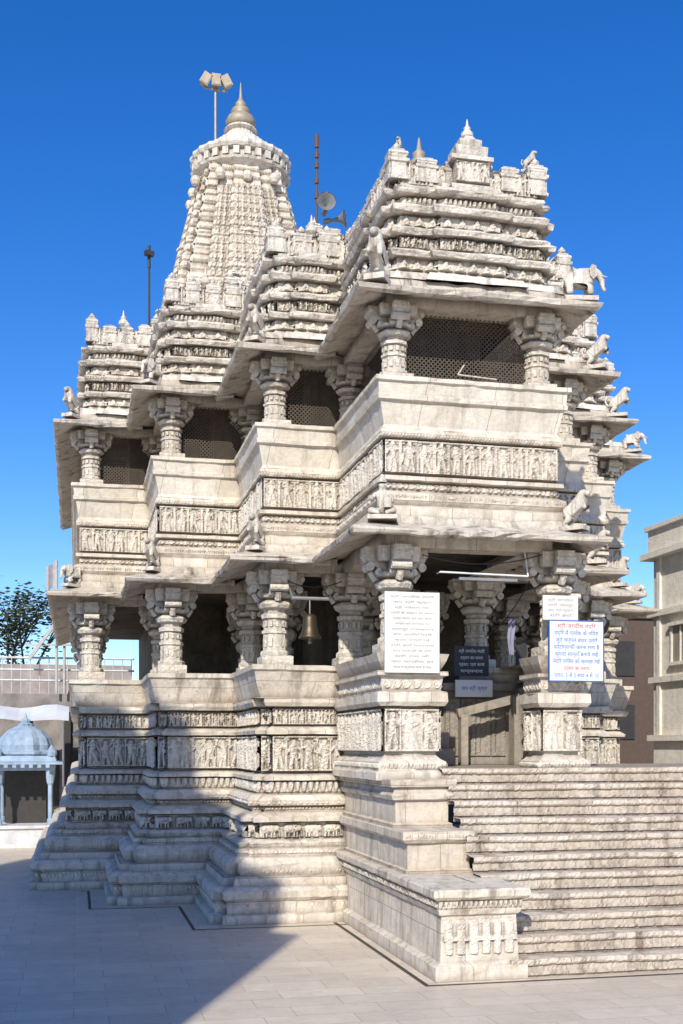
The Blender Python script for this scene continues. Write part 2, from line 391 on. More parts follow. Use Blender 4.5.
def merlon(mb,x,y,z,w,h,t,n):
    hx=w/2 if abs(n[1])>.5 else t; hy=t if abs(n[1])>.5 else w/2
    pr=[(0,.95),(.08,1.0),(.12,.86),(.5,.84),(.54,.98),(.62,1.02),(.66,.84),(.76,.88),(.80,.94),(.86,.86),(.90,.62),(.94,.64),(.97,.45),(1.0,.3)]
    mb.stack(x,y,[(z+a*h,hx*b,hy*b) for a,b in pr])
def merlons(o,z,w,h,vmax=14,d=-.2):
    q=offs(o,d); nn=norms(o)
    for i,(a,b) in enumerate(zip(q[:-1],q[1:])):
        if (a[1]+b[1])/2>vmax: continue
        L=math.hypot(b[0]-a[0],b[1]-a[1]); n=max(1,round(L/w))
        SEED[0]+=1; strip(rc,a,b,z-.06,z+h*.66,'niche',.06,.018,SEED[0],.07)
        rf.add([(a[0],a[1],z+h*.66),(b[0],b[1],z+h*.66),(b[0]-nn[i][0]*.25,b[1]-nn[i][1]*.25,z+h*.66),(a[0]-nn[i][0]*.25,a[1]-nn[i][1]*.25,z+h*.66)],[(0,1,2,3)])
        for k in range(n+1):
            t=k/n; e=random.uniform(.86,1.03)*(1.1 if k in(0,n) else 1)
            merlon(rf,a[0]+(b[0]-a[0])*t,a[1]+(b[1]-a[1])*t,z+random.uniform(-.02,.01),L/n*random.uniform(.72,.84),h*e,.13,nn[i])
            if random.random()<.5: rf.lathe(a[0]+(b[0]-a[0])*t,a[1]+(b[1]-a[1])*t,[(z+h*e-.01,.06),(z+h*e+.03,.07),(z+h*e+.07,.03),(z+h*e+.1,.005)],8)
merlons(OUT,11.0,.40,.46,14,-.26)
def kalash(mb,x,y,z,s):
    mb.lathe(x,y,[(z,.16*s),(z+.06*s,.2*s),(z+.1*s,.12*s),(z+.2*s,.2*s),(z+.32*s,.2*s),(z+.42*s,.1*s),(z+.5*s,.12*s),(z+.56*s,.05*s),(z+.75*s,.02*s),(z+.8*s,.001)],12)
rf.stack(1.5,3.18,[(10.85,.30,.2),(10.95,.32,.22),(10.97,.25,.18),(11.3,.25,.18),(11.32,.32,.22),(11.38,.32,.22),(11.40,.24,.18),(11.54,.25,.18),(11.57,.17,.13),(11.66,.17,.13),(11.69,.09,.09),(11.75,.05,.05)])
strip(rc,(1.25,2.98),(1.75,2.98),10.98,11.29,'figures',.06,.015,77)
kalash(rc,1.5,3.22,11.68,.45)
for i in (1,3,5): kalash(rc,OUT[i][0]+.9,OUT[i][1]+.4,11.38,.5)
# bronze finial seen behind the porch parapet
T2=[(-2.6,21),(-2.6,12.6),(-1.3,12.6),(-1.3,10.0),(-.1,10.0),(-.1,7.4),(.9,7.4),(.9,5.2),(2.3,5.2),(2.3,7.4),(3.4,7.4),(3.4,10.0),(4.9,10.0),(4.9,12.6),(6.2,12.6),(6.2,21)]
t2=notch(T2,.15)
sweep(rf,t2,[(10.95,.15),(11.1,.15),(11.15,0),(11.35,0),(11.36,.12),(11.44,.12),(11.48,-.02),(11.68,-.02),(11.70,.1),(11.76,.1),(11.80,-.05),(11.9,-.05)],0,.008)
fill(rf,T2,11.9,-.1)
band(rc,t2,.0,11.16,11.34,'kudu',.06,.025,14); band(rc,t2,-.015,11.49,11.67,'dentil',.06,.025,14)
merlons(T2,11.9,.36,.30,15)
U9=[(-.8,-.8),(-.55,-.8),(-.55,-.92),(-.28,-.92),(-.28,-1.0),(.28,-1.0),(.28,-.92),(.55,-.92),(.55,-.8)]
def polyu():
    poly=[]
    for k in range(4):
        a=k*math.pi/2; c,s=round(math.cos(a)),round(math.sin(a))
        poly+=[(x*c-y*s,x*s+y*c) for x,y in U9]
    poly.append(poly[0]); return poly
def shik(mb,cx,cy,z0,z1,w0,f=.6,p=1.2,n=40,cap=True):
    poly=np.array(polyu())
    P=[]
    for i in range(n):
        for dt,sw in((0,-.035),(.12,.012),(.72,.012),(.78,-.035)):
            t=(i+dt)/n; w=w0*(1-f*t**p)+sw*w0*.6
            P.append(np.column_stack([cx+poly[:,0]*w,cy+poly[:,1]*w,np.full(len(poly),z0+(z1-z0)*t)]))
    mb.grid(np.array(P))
    w=w0*(1-f)
    if cap: shikcap(mb,cx,cy,z1,w)
def shikcap(mb,cx,cy,z1,w):
    mb.lathe(cx,cy,[(z1-.02*w,w*.6),(z1+.1*w,w*.75),(z1+.3*w,w*1.05),(z1+.5*w,w*.95),(z1+.62*w,w*.5),(z1+.7*w,w*.3)],24,12,.05)
    kalash(mb,cx,cy,z1+.68*w,w*1.2)
def shikr(mb,cx,cy,z0,z1,w0,f,p,cell,depth,cap=True,res=.06,plain_above=1e9):
    poly=polyu(); cols=[];S=[];F=[];C=[]
    for k,(a,b) in enumerate(zip(poly[:-1],poly[1:])):
        a=np.array(a);b=np.array(b);L=np.linalg.norm(b-a)
        m=max(2,int(L*w0*.8/res)); nrm=np.array([b[1]-a[1],-(b[0]-a[0])])/L
        nc=max(1,round(L*w0*.75/cell)); corner=1 if (k%9 in(0,7,8)) else 0
        for j in range(m+1):
            t=j/m; cols.append((*(a+(b-a)*t),*nrm)); S.append((t*nc)%1.0 if j<m else .999); F.append(1 if .02<t<.98 else 0); C.append(corner)
    cols=np.array(cols);S=np.array(S);F=np.array(F);C=np.array(C)
    nz=int((z1-z0)/res); P=np.zeros((nz+1,len(cols),3))
    for i in range(nz+1):
        t=i/nz; z=z0+(z1-z0)*t; w=w0*(1-f*t**p)
        fz=((z-z0)/cell)%1.0; X=(S-.5); Z=fz-.42
        R=np.hypot(X,Z)
        h=.8*np.exp(-((R-.30)/.10)**2)+.7*np.exp(-(R/.12)**2)
        if z>plain_above: h=h*.15
        f2=((z-z0)/(cell*1.9))%1.0
        h=np.where(C>0,(.9*math.sqrt(max(0,1-((f2-.35)/.33)**2))),h)
        h=h*F+(.9 if fz>.84 else 0)-(.4 if fz<.1 else 0)
        P[i,:,0]=cx+cols[:,0]*w+cols[:,2]*h*depth; P[i,:,1]=cy+cols[:,1]*w+cols[:,3]*h*depth; P[i,:,2]=z
    P+=RNG.normal(0,.003,P.shape)
    mb.grid(P)
    if cap: shikcap(mb,cx,cy,z1,w0*(1-f))
for x,y,h in((-.9,11.2,.7),(.3,8.6,.7),(-2.2,13.6,.7),(1.6,7.0,.7),(3.0,8.6,.8),(1.6,12.,1.5)):
    shik(rc,x,y,11.9,11.9+h,.42*h**.5,.55,1.2,8)
rf.obj('roof_tiers',M_roof,temple); rc.obj('roof_carvings',M_carv,temple)

# --- main tower
tw=MB(); cx,cy=1.66,28.5
shikr(tw,cx,cy,10,23.1,4.0,.635,1.4,.32,.08,False,.055,22.2)
for dx,dy in((0,-1),(-1,0),(1,0)):
    for zt,dd,ww in((20.2,1.65,1.35),(17.2,2.6,1.4)):
        shikr(tw,cx+dx*dd,cy+dy*dd,10,zt,ww,.55,1.6,.26,.06)
for sx in(-1,1):
    for zt,dd in((16.0,2.7),(14.0,3.2)):
        shikr(tw,cx+sx*dd,cy-dd,10,zt,.9,.55,1.3,.26,.05)
for k in(-1,0,1):
    for (ax,ay) in((1,0),(0,1)):
        w=1.72; z=22.45
        x=cx+(k*w*.55 if ax else -w); y=cy+(-w if ax else k*w*.55)
        tw.lathe(x,y,[(z-.16,.02),(z-.1,.13),(z+.03,.18),(z+.18,.14),(z+.24,.02)],10)
tw.obj('tower_spire',M_tower,temple)
tr=MB()
tr.lathe(cx,cy,[(22.7,1.45),(22.95,1.5),(23.05,1.58),(23.12,1.74),(23.2,1.78),(23.26,1.62),(23.50,1.6),(23.55,1.74),(23.66,1.80),(23.76,1.78),(23.8,1.5),(24.0,1.25),(24.2,1.15),(24.35,.85),(24.5,.78),(24.6,.55),(24.8,.48),(24.88,.6),(25.0,.5)],72,24,.02)
for k in range(28):
    a=2*math.pi*k/28; tr.obox((cx+1.65*math.cos(a),cy+1.65*math.sin(a),23.39),(.2,.2,.26),Matrix.Rotation(a,3,'Z'))
tr.obj('tower_crown_ring',M_statue,temple)
M_kal=plain('kalash_weathered_bronze',(.40,.33,.24),.6,.25)
kb=MB(); kb.lathe(cx,cy,[(24.95,.34),(25.05,.50),(25.22,.55),(25.40,.46),(25.52,.28),(25.6,.36),(25.70,.30),(25.78,.16),(25.88,.22),(25.98,.12),(26.12,.06),(26.6,.02),(26.7,.001)],20)
kalash(kb,.92,3.75,11.3,.85)
kb.obj('tower_and_porch_finials',M_kal,temple,True)

# --- window nets on upper gallery
gr=MB()
def net(p0,p1,z0,z1,s=.07,w=.0085):
    L=math.hypot(p1[0]-p0[0],p1[1]-p0[1]); dx,dy=(p1[0]-p0[0])/L,(p1[1]-p0[1])/L
    H=z1-z0; P=lambda a,b:(p0[0]+dx*a,p0[1]+dy*a,z0+b)
    n=int((L+H)/s)
    for i in range(n):
        c=i*s
        a0,b0=(c,0) if c<=L else (L,c-L)
        a1,b1=(c-H,H) if c-H>=0 else (0,c)
        gr.add([P(a0-w,b0),P(a0+w,b0),P(a1+w,b1),P(a1-w,b1)],[(0,1,2,3)])
        gr.add([P(L-a0-w,b0),P(L-a0+w,b0),P(L-a1+w,b1),P(L-a1-w,b1)],[(0,1,2,3)])
segs=list(zip(offs(OUT,-.34)[:-1],offs(OUT,-.34)[1:]))
for a,b in segs[1:-1]: net(a,b,8.06,9.14)
gr.obj('gallery_wire_netting',plain('wire_net',(.15,.115,.085),.6,.2),temple)
fr=MB()
for a,b in segs[1:-1]:
    fr.tube((a[0],a[1]-.02,8.08),(a[0],a[1]-.02,9.14),.02)
fr.tube((1.35,3.2,8.25),(1.95,3.2,8.22),.012); fr.tube((1.35,3.2,8.25),(1.45,3.2,8.4),.010); fr.obj('gallery_rods',M_eave,temple)

# ------------------------------------------------------------------ staircase
stc=empty('stone_staircase')
sm=MB()
NS=11; rise=2.465/NS; tread=2.95/NS
us=np.linspace(.95,9.2,300)
for i in range(NS):
    v0=.03+i*tread; z0=i*rise; z1=z0+rise
    pr=[(v0+.035,z0-.05),(v0+.035,z0+.02),(v0+.008,z0+.03),(v0+.008,z0+.06),(v0+.03,z0+.075),(v0+.03,z1-.085),(v0+.0,z1-.07),(v0-.014,z1-.05),(v0-.014,z1-.012),(v0+.0,z1),(v0+tread*.5,z1+.002),(v0+tread+.06,z1)]
    P=np.zeros((len(pr),len(us),3))
    base=np.interp(us,np.linspace(.9,9.3,45),RNG.normal(0,.007,45))
    blk=np.interp(us,np.linspace(.9,9.3,9),RNG.normal(0,.008,9))
    for j,(v,z) in enumerate(pr):
        nzz=base+RNG.normal(0,.004,len(us))
        P[j,:,0]=us; P[j,:,1]=v+nzz*(1 if j<10 else 0); P[j,:,2]=z+(blk if j>2 else 0)*(1 if j<11 else 0)
    chip=(RNG.random(len(us))<.10); P[8:10,chip,1]+=.03; P[9,chip,2]-=.02
    sm.grid(P)
sm.obj('steps',M_step,stc)
bl=MB(); bc2=MB()
A=[(0.1,5.8),(.1,.1),(1.05,.1),(1.05,5.0)]
sweep(bl,A,[(-.05,.1),(.17,.1),(.19,.06),(.22,.02),(.76,.0),(.78,.03),(.84,.05),(.86,.03),(.94,.04),(.97,.10),(1.0,.13),(1.07,.13),(1.09,.11),(1.09,-.35)])
fill(bl,A,1.085,-.1)
B=[(.16,5.8),(.16,1.76),(1.03,1.76),(1.03,5.)]
sweep(bl,B,[(1.07,.03),(1.13,.03),(1.15,0),(1.48,0),(1.50,.04),(1.54,.08),(1.64,.08),(1.65,.06),(1.65,-.3)]); fill(bl,B,1.646,-.1)
C=[(.2,6),(.2,2.5),(.97,2.5),(.97,6)]
sweep(bl,C,[(1.6,.05),(1.70,.05),(1.72,0),(2.02,0),(2.04,.05),(2.10,.07),(2.14,.03),(2.2,.02),(2.22,.08),(2.30,.1),(2.32,.1),(2.32,-.3)]); fill(bl,C,2.316,-.1)
strip(bc2,(.12,.095),(1.03,.095),.26,.73,'flute',.055,.014,3); strip(bc2,(.05,.05),(1.1,.05),.85,.96,'petal',.05,.014,3)
strip(bc2,(.05,5.5),(.05,.07),.85,.96,'petal',.05,.016,3)
strip(bc2,(.12,5.5),(.12,1.74),1.55,1.62,'scroll',.03,.016,5)
strip(bc2,(.10,1.68),(1.08,1.68),1.55,1.62,'petal',.025,.016,5)
strip(bc2,(.17,5.5),(.17,2.45),2.05,2.1,'dots',.03,.016,5)
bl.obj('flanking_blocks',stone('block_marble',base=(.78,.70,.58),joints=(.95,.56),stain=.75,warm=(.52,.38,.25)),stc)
bc2.obj('flanking_block_carvings',M_carv,stc)

# ------------------------------------------------------------------ skin figures
def skin_mesh(name,verts,edges,rad,sub=2):
    me=bpy.data.meshes.new(name); me.from_pydata(verts,edges,[]); o=bpy.data.objects.new(name,me); scene.collection.objects.link(o)
    m=o.modifiers.new('s','SKIN')
    for i,r in enumerate(rad):
        me.skin_vertices[0].data[i].radius=(r,r) if not isinstance(r,tuple) else r
    me.skin_vertices[0].data[0].use_root=True
    s=o.modifiers.new('u','SUBSURF'); s.levels=sub; s.render_levels=sub
    dg=bpy.context.evaluated_depsgraph_get(); dg.update()
    nm=bpy.data.meshes.new_from_object(o.evaluated_get(dg))
    bpy.data.objects.remove(o)
    V=np.array([v.co[:] for v in nm.vertices]); F=[list(p.vertices) for p in nm.polygons]
    return V,F
def animal(name,EV,EE,ER,head,tusks=True,ears=True,slab=(-.4,.42)):
    V0,F0=skin_mesh(name,EV,EE,ER); Vs=[V0]; Fs=list(F0); c=len(V0); ns=len(F0)
    hx,hz=head
    if ears:
        for sd in(1,-1):
            pts=[(-.02,.08),(-.14,.10),(-.20,-.02),(-.18,-.18),(-.10,-.26),(0,-.16)]
            m=[]
            for y in(.13,.18): m+=[(hx+x,sd*(y-x*.35),hz+z) for x,z in pts]
            n=6; f=[list(range(n)),list(range(n,2*n))[::-1]]+[[i,(i+1)%n,n+(i+1)%n,n+i] for i in range(n)]
            Vs.append(np.array(m)); Fs+=[[i+c for i in k] for k in f]; c+=len(m)
    if tusks:
        for sd in(1,-1):
            t=MB(); t.tube((hx+.12,sd*.07,hz-.12),(hx+.28,sd*.1,hz-.16),.025,6,.008); v=np.concatenate(t.v); q=np.concatenate(t.q)
            Vs.append(v); Fs+=[[int(i)+c for i in k] for k in q]; c+=len(v)
    b=MB(); b.box(slab[0],slab[1],-.2,.2,-.08,.03); v=np.concatenate(b.v); Vs.append(v); Fs+=[[int(i)+c for i in k] for k in np.concatenate(b.q)]
    me=bpy.data.meshes.new(name); me.from_pydata(np.concatenate(Vs).tolist(),[],Fs); me.materials.append(M_statue)
    me.polygons.foreach_set('use_smooth',[i<ns for i in range(len(me.polygons))]); return me
EV=[(0,0,.50),(-.24,0,.49),(.20,0,.53),(.36,0,.66),(.46,0,.62),(.54,0,.46),(.57,0,.30),(.63,0,.20),
    (-.28,.12,.30),(-.27,.12,.05),(-.28,-.12,.30),(-.27,-.12,.05),(.22,.12,.30),(.24,.12,.05),(.22,-.12,.30),(.24,-.12,.05),(-.40,0,.44),(-.44,0,.26)]
EE=[(0,1),(0,2),(2,3),(3,4),(4,5),(5,6),(6,7),(1,8),(8,9),(1,10),(10,11),(2,12),(12,13),(2,14),(14,15),(1,16),(16,17)]
ER=[.22,.20,.20,.15,.12,.075,.055,.045,.10,.085,.10,.085,.10,.085,.10,.085,.05,.02]
eme=animal('elephant_statue',EV,EE,ER,(.38,.68))
LV=[(0,0,.40),(-.16,0,.32),(.14,0,.56),(.22,0,.72),(.26,0,.84),(.37,0,.80),(.43,0,.76),
    (-.06,.12,.22),(-.20,.12,.06),(-.08,.13,.03),(-.06,-.12,.22),(-.20,-.12,.06),(-.08,-.13,.03),(.30,.10,.50),(.34,.11,.34),(.30,-.10,.50),(.38,-.11,.42),(-.30,0,.30),(-.38,0,.46),(-.32,0,.62)]
LE=[(0,1),(0,2),(2,3),(3,4),(4,5),(5,6),(1,7),(7,8),(8,9),(1,10),(10,11),(11,12),(2,13),(13,14),(2,15),(15,16),(1,17),(17,18),(18,19)]
LR=[.15,.16,.17,.15,.13,.085,.06,.10,.055,.05,.10,.055,.05,.07,.05,.07,.05,.045,.035,.045]
lme=animal('lion_statue',LV,LE,LR,(.24,.86),False,False,(-.34,.34))
FV=[(0,0,.14),(0,-.01,.36),(0,0,.56),(0,0,.66),(0,-.02,.76),(0,-.02,.84),
 (.10,-.02,.14),(.30,-.22,.16),(.06,-.34,.07),(-.10,-.02,.14),(-.30,-.22,.16),(-.06,-.32,.06),
 (.17,0,.56),(.25,-.08,.38),(.12,-.26,.34),(-.17,0,.56),(-.26,-.1,.42),(-.16,-.26,.50)]
FE=[(0,1),(1,2),(2,3),(3,4),(4,5),(0,6),(6,7),(7,8),(0,9),(9,10),(10,11),(2,12),(12,13),(13,14),(2,15),(15,16),(16,17)]
FR=[.14,.12,.13,.055,.10,.08,.10,.085,.05,.10,.085,.05,.07,.055,.04,.07,.055,.04]
Vf,Ff=skin_mesh('f',FV,FE,FR)
fb=MB(); fb.box(-.34,.34,-.36,.2,-.06,.04); fb.lathe(0,-.02,[(.84,.11),(.88,.12),(.92,.07),(1.02,.04),(1.05,.001)],10)
fb.tube((.12,-.28,.20),(.12,-.28,.44),.1,10); v=np.concatenate(fb.v)
fme=bpy.data.meshes.new('seated_figure_statue'); fme.from_pydata(Vf.tolist()+v.tolist(),[],Ff+[[int(i)+len(Vf) for i in k] for k in np.concatenate(fb.q)]); fme.materials.append(M_statue)
fme.polygons.foreach_set('use_smooth',[True]*len(Ff)+[False]*(len(fme.polygons)-len(Ff)))
def put(me,name,x,y,z,yaw,s):
    o=bpy.data.objects.new(name,me); scene.collection.objects.link(o)
    o.matrix_world=Matrix.Translation((x,y,z))@Matrix.Rotation(math.radians(yaw),4,'Z')@Matrix.Scale(s,4); return o
cor=[OUT[i] for i in(1,3,5,7,8,10,12,14)]
kind={(0,0):'e',(1,0):'l',(2,0):'l',(3,0):'f',(4,0):'l',(5,0):'l',(6,0):'l',(7,0):'e',(0,1):'l',(1,1):'e',(2,1):'l',(3,1):'l',(4,1):'e',(5,1):'l',(6,1):'l',(7,1):'e'}
for i,(x,y) in enumerate(cor):
    left=i<4; sx=-.13 if left else .16
    yaw=-135 if left else -35
    for z,up_ in((5.99,0),(9.36,1)):
        X,Y=x+sx,y-.2; k=kind[(i,up_)]
        if k=='f': put(fme,'seated_figure_statue',X+.04,Y-.05,z,-15,.60)
        elif k=='l': put(lme,'lion_statue',X,Y,z,yaw+random.uniform(-20,25),.60 if i!=3 else .74)
        else: put(eme,'elephant_statue',X+(.1 if i==4 else 0),Y,z,(yaw if i!=4 else -20)+random.uniform(-15,15),.50 if i!=4 else .60)
put(lme,'lion_statue',.50,3.35,11.46,-120,.26); put(lme,'lion_statue',2.52,3.35,11.46,-40,.30)

# ------------------------------------------------------------------ signs
M_white=plain('marble_plaque_white',(.77,.74,.68),.5,0,.2,3)
M_board=plain('sign_board_white',(.74,.76,.77),.45,0,.08,3)
M_blue=plain('blue_letter_paint',(.03,.12,.42),.5,0,.1); M_red=plain('red_letter_paint',(.5,.05,.04),.5,0,.1); M_ink=plain('grey_engraving',(.36,.34,.31),.7,0,.1)
M_metal=plain('grey_painted_metal',(.30,.30,.30),.5,.4); M_dark=plain('dark_iron',(.06,.055,.05),.6,.4)
def text(s,x,y,z,size,mat,parent,name='lettering',maxw=None):
    c=bpy.data.curves.new(name,'FONT'); c.body=s; c.size=size; c.align_x='CENTER'; c.align_y='CENTER'; c.extrude=.001
    o=bpy.data.objects.new(name,c); scene.collection.objects.link(o); c.materials.append(mat)
    o.location=(x,y,z); o.rotation_euler=(math.pi/2,0,0); o.parent=parent
    if maxw:
        bpy.context.view_layer.update(); w=o.dimensions.x
        if w>0.01: o.scale=(maxw/w,1,1)
    return o
s1=empty('marble_inscription_plaque')
b=MB(); b.box(.14,.95,2.83,2.87,3.83,4.98); b.obj('plaque_slab',M_white,s1)
lines=['श्री जगदीश मंदिर','जय श्री कृष्ण','श्री गणेशाय नमः','मंदिर के दर्शन का समय','प्रातः काल एवं सायं काल','भगवान श्री जगन्नाथ राय','उदयपुर राजस्थान','सेवा समिति मंदिर','कृपया शान्ति रखें','श्री हरि नारायण','दान दाताओं के नाम','श्री राम जी','जय जगदीश हरे','धन्यवाद']
for i,l in enumerate(lines): text(l,.545,2.828,4.91-i*.077,.04,M_ink,s1,'engraved_line',.64-.06*(i%3))
s2=empty('notice_board')
b=MB(); b.box(2.61,3.46,2.77,2.80,3.74,4.62); b.obj('board',M_board,s2)
b=MB()
for a in((2.60,2.615,2.765,2.805,3.73,4.63),(3.455,3.47,2.765,2.805,3.73,4.63),(2.615,3.455,2.765,2.805,4.615,4.63),(2.615,3.455,2.765,2.805,3.73,3.745)): b.box(*a)
b.obj('board_frame',M_blue,s2)
L2=[('श्री जगदीश मंदिर',M_red,.60),('मंदिर में प्रवेश के नियम',M_blue,.70),('जूते चप्पल बाहर उतारें',M_blue,.66),('फोटोग्राफी करना मना है',M_blue,.72),('कृपया शान्ति बनाये रखें',M_blue,.68),('मंदिर परिसर को स्वच्छ रखें',M_blue,.74),('दर्शन का समय',M_red,.4),('प्रातः 5 से 2 सायं 4 से 10',M_blue,.7)]
for i,(l,m,w) in enumerate(L2): text(l,3.035,2.768,4.54-i*.103,.085,m,s2,'painted_line',w)
s3=empty('marble_inscription_plaque')
b=MB(); b.box(2.55,3.10,2.86,2.90,4.64,5.0); b.obj('plaque_slab',M_white,s3)
for i,l in enumerate(['श्री जगदीश','मंदिर उदयपुर','जय श्री कृष्ण','श्री हरि']): text(l,2.82,2.858,4.93-i*.075,.05,M_ink,s3,'engraved_line',.4)
s4=empty('dark_notice_board'); b=MB(); b.box(2.0,2.6,5.3,5.33,3.95,4.45); b.obj('board',plain('black_board',(.03,.035,.045),.4),s4)
for i,l in enumerate(['श्री जगदीश मंदिर','दर्शन का समय','प्रातः एवं सायं','धन्यवाद']): text(l,2.3,5.298,4.36-i*.11,.07,M_board,s4,'painted_line',.45-.06*(i%2))
s5=empty('white_notice_panel'); b=MB(); b.box(2.0,2.65,5.25,5.28,3.6,3.88); b.obj('panel',M_board,s5)
text('जय श्री कृष्ण',2.33,5.248,3.74,.09,M_blue,s5,'painted_line',.45)
tl=empty('porch_tube_light'); b=MB(); b.tube((1.0,2.95,5.30),(2.35,2.95,5.28),.014); b.tube((1.0,2.95,5.30),(1.0,3.1,5.30),.012); b.tube((2.35,2.95,5.28),(2.35,3.1,5.7),.012); b.obj('tube_fitting',M_board,tl)
b=MB(); b.box(1.3,2.2,2.98,3.03,5.20,5.24); b.obj('holder',M_metal,tl)
be=empty('temple_bell'); b=MB()
bx_,by_=-.44,5.35
b.lathe(bx_,by_,[(4.92,.02),(4.92,.05),(4.89,.10),(4.84,.115),(4.72,.12),(4.62,.14),(4.56,.175),(4.52,.19),(4.52,.165),(4.60,.12),(4.85,.09)],20); b.obj('bell_body',plain('aged_bronze',(.11,.085,.05),.45,.7),be,True)
b=MB(); b.tube((bx_,by_,4.90),(bx_,by_,5.16),.012); b.tube((bx_-.3,by_,5.17),(bx_+.34,by_,5.17),.03); b.tube((bx_-.28,by_,5.17),(bx_-.28,by_+.5,5.5),.014); b.tube((bx_+.3,by_,5.17),(bx_+.3,by_+.5,5.5),.014); b.tube((bx_,by_,4.62),(bx_,by_,4.47),.02); b.lathe(bx_,by_,[(4.50,.001),(4.48,.03),(4.45,.03),(4.43,.001)],8)
b.obj('bell_hanger',M_metal,be)
cb=empty('electric_cable'); b=MB()
def cable(p,q,sag,n=10):
    pts=[Vector(p).lerp(Vector(q),i/n)-Vector((0,0,sag*4*(i/n)*(1-i/n))) for i in range(n+1)]
    for a_,b_2 in zip(pts[:-1],pts[1:]): b.tube(a_,b_2,.009,5)
cable((.75,3.02,5.55),(2.6,3.02,5.62),.14); cable((2.6,3.02,5.62),(2.5,5.2,4.6),.2); cable((-.75,5.72,5.5),(.15,5.6,5.5),.1); b.obj('cable',M_dark,cb)

def horn(mb,c,d,s):
    d=Vector(d).normalized(); M=d.to_track_quat('Z','Y').to_matrix(); c=Vector(c)
    P=[]
    for t,r in((-.15,.001),(-.15,.06),(0,.06),(.02,.03),(.15,.05),(.25,.10),(.32,.19),(.33,.20),(.31,.18),(.2,.06),(.1,.001)):
        P.append([tuple(c+M@Vector((r*s*math.cos(a),r*s*math.sin(a),t*s))) for a in np.linspace(0,2*math.pi,17)])
    mb.grid(np.array(P))
p1=empty('floodlight_pole'); b=MB(); b.tube((.72,28.2,23.8),(.72,28.2,26.3),.05); b.tube((.3,28.2,26.15),(1.15,28.2,26.1),.04); b.obj('pole',M_metal,p1)
b=MB()
for x,t in((.36,.5),(.72,.0),(1.08,-.5)):
    M=Matrix.Rotation(t,3,'Y'); b.obox((x,28.1,26.38),(.26,.3,.36),M); b.obox((x,28.0,26.38),(.32,.06,.42),M)
b.obj('floodlights',plain('floodlight_housing',(.42,.34,.24),.5,.2),p1)
p2=empty('loudspeaker_pole'); b=MB(); qx=.47; b.tube((qx,9.2,11.2),(qx,9.2,14.55),.022)
for z in(13.5,13.8,14.1,14.3): b.tube((qx,9.2,z),(qx,9.2,z+.10),.045)
b.tube((qx,9.2,14.5),(qx,9.2,14.75),.045,8,.045); b.obj('pole',plain('rusty_mast',(.12,.07,.05),.7),p2)
b=MB(); horn(b,(qx+.12,9.0,13.2),(-.1,-.9,.1),.95); horn(b,(qx+.25,9.1,13.05),(1,-.4,.1),.9); b.obj('horns',M_metal,p2,True)
p3=empty('lamp_mast'); b=MB(); b.tube((-2.55,12.9,11.2),(-2.55,12.9,13.6),.025); b.obox((-2.55,12.85,13.65),(.2,.12,.1),Matrix.Rotation(.3,3,'Z')); b.tube((-2.55,12.9,13.35),(-2.55,12.9,13.85),.035); b.obj('mast',M_dark,p3)

# ------------------------------------------------------------------ ground
g=MB(); g.add([(-500,-300,0),(500,-300,0),(500,900,0),(-500,900,0)],[(0,1,2,3)])
m,nt,b_=new_mat('courtyard_paving')
tc=nt.nodes.new('ShaderNodeTexCoord').outputs['Object']
br=nt.nodes.new('ShaderNodeTexBrick'); nt.links.new(tc,br.inputs['Vector']); br.inputs['Scale'].default_value=1
br.inputs['Brick Width'].default_value=.95; br.inputs['Row Height'].default_value=.42; br.inputs['Mortar Size'].default_value=.004
br.inputs['Color1'].default_value=(.70,.605,.475,1); br.inputs['Color2'].default_value=(.59,.505,.395,1); br.inputs['Mortar'].default_value=(.28,.225,.17,1); br.offset=.37
col=mixc(nt,ramp(nt,noise(nt,tc,1.4,7,.7),.42,.76,0,.6),br.outputs['Color'],(.42,.33,.24))
col=mixc(nt,ramp(nt,noise(nt,mapping(nt,tc,(1,3,1)),6,6,.75),.45,.72,0,.5),col,(.76,.675,.555))
col=mixc(nt,ramp(nt,noise(nt,tc,.5,5,.6),.48,.7,0,.4),col,(.48,.39,.29))
col=mixc(nt,ramp(nt,noise(nt,tc,22,4,.8),.54,.72,0,.4),col,(.31,.25,.19))
nt.links.new(col,b_.inputs['Base Color']); nt.links.new(ramp(nt,noise(nt,tc,3,4),.3,.7,.38,.62),b_.inputs['Roughness'])
bp=nt.nodes.new('ShaderNodeBump'); bp.inputs['Distance'].default_value=.008; bp.inputs['Strength'].default_value=.5
nt.links.new(mth(nt,'ADD',noise(nt,tc,9,5),mth(nt,'MULTIPLY',br.outputs['Fac'],-1.2)),bp.inputs['Height']); nt.links.new(bp.outputs[0],b_.inputs['Normal'])
g.obj('ground',m)
lb=MB()
def inlay(o,d,w=.05):
    a=offs(o,d);c=offs(o,d+w); lb.grid(np.array([[(x,y,.004) for x,y in a],[(x,y,.004) for x,y in c]]))
inlay(LEFT[1:],1.22); inlay([(0.0,4.8),(0.0,0.0),(10,0.0)],.12,.06)
lb.obj('paving_inlay_border',plain('black_inlay',(.04,.035,.03),.5))

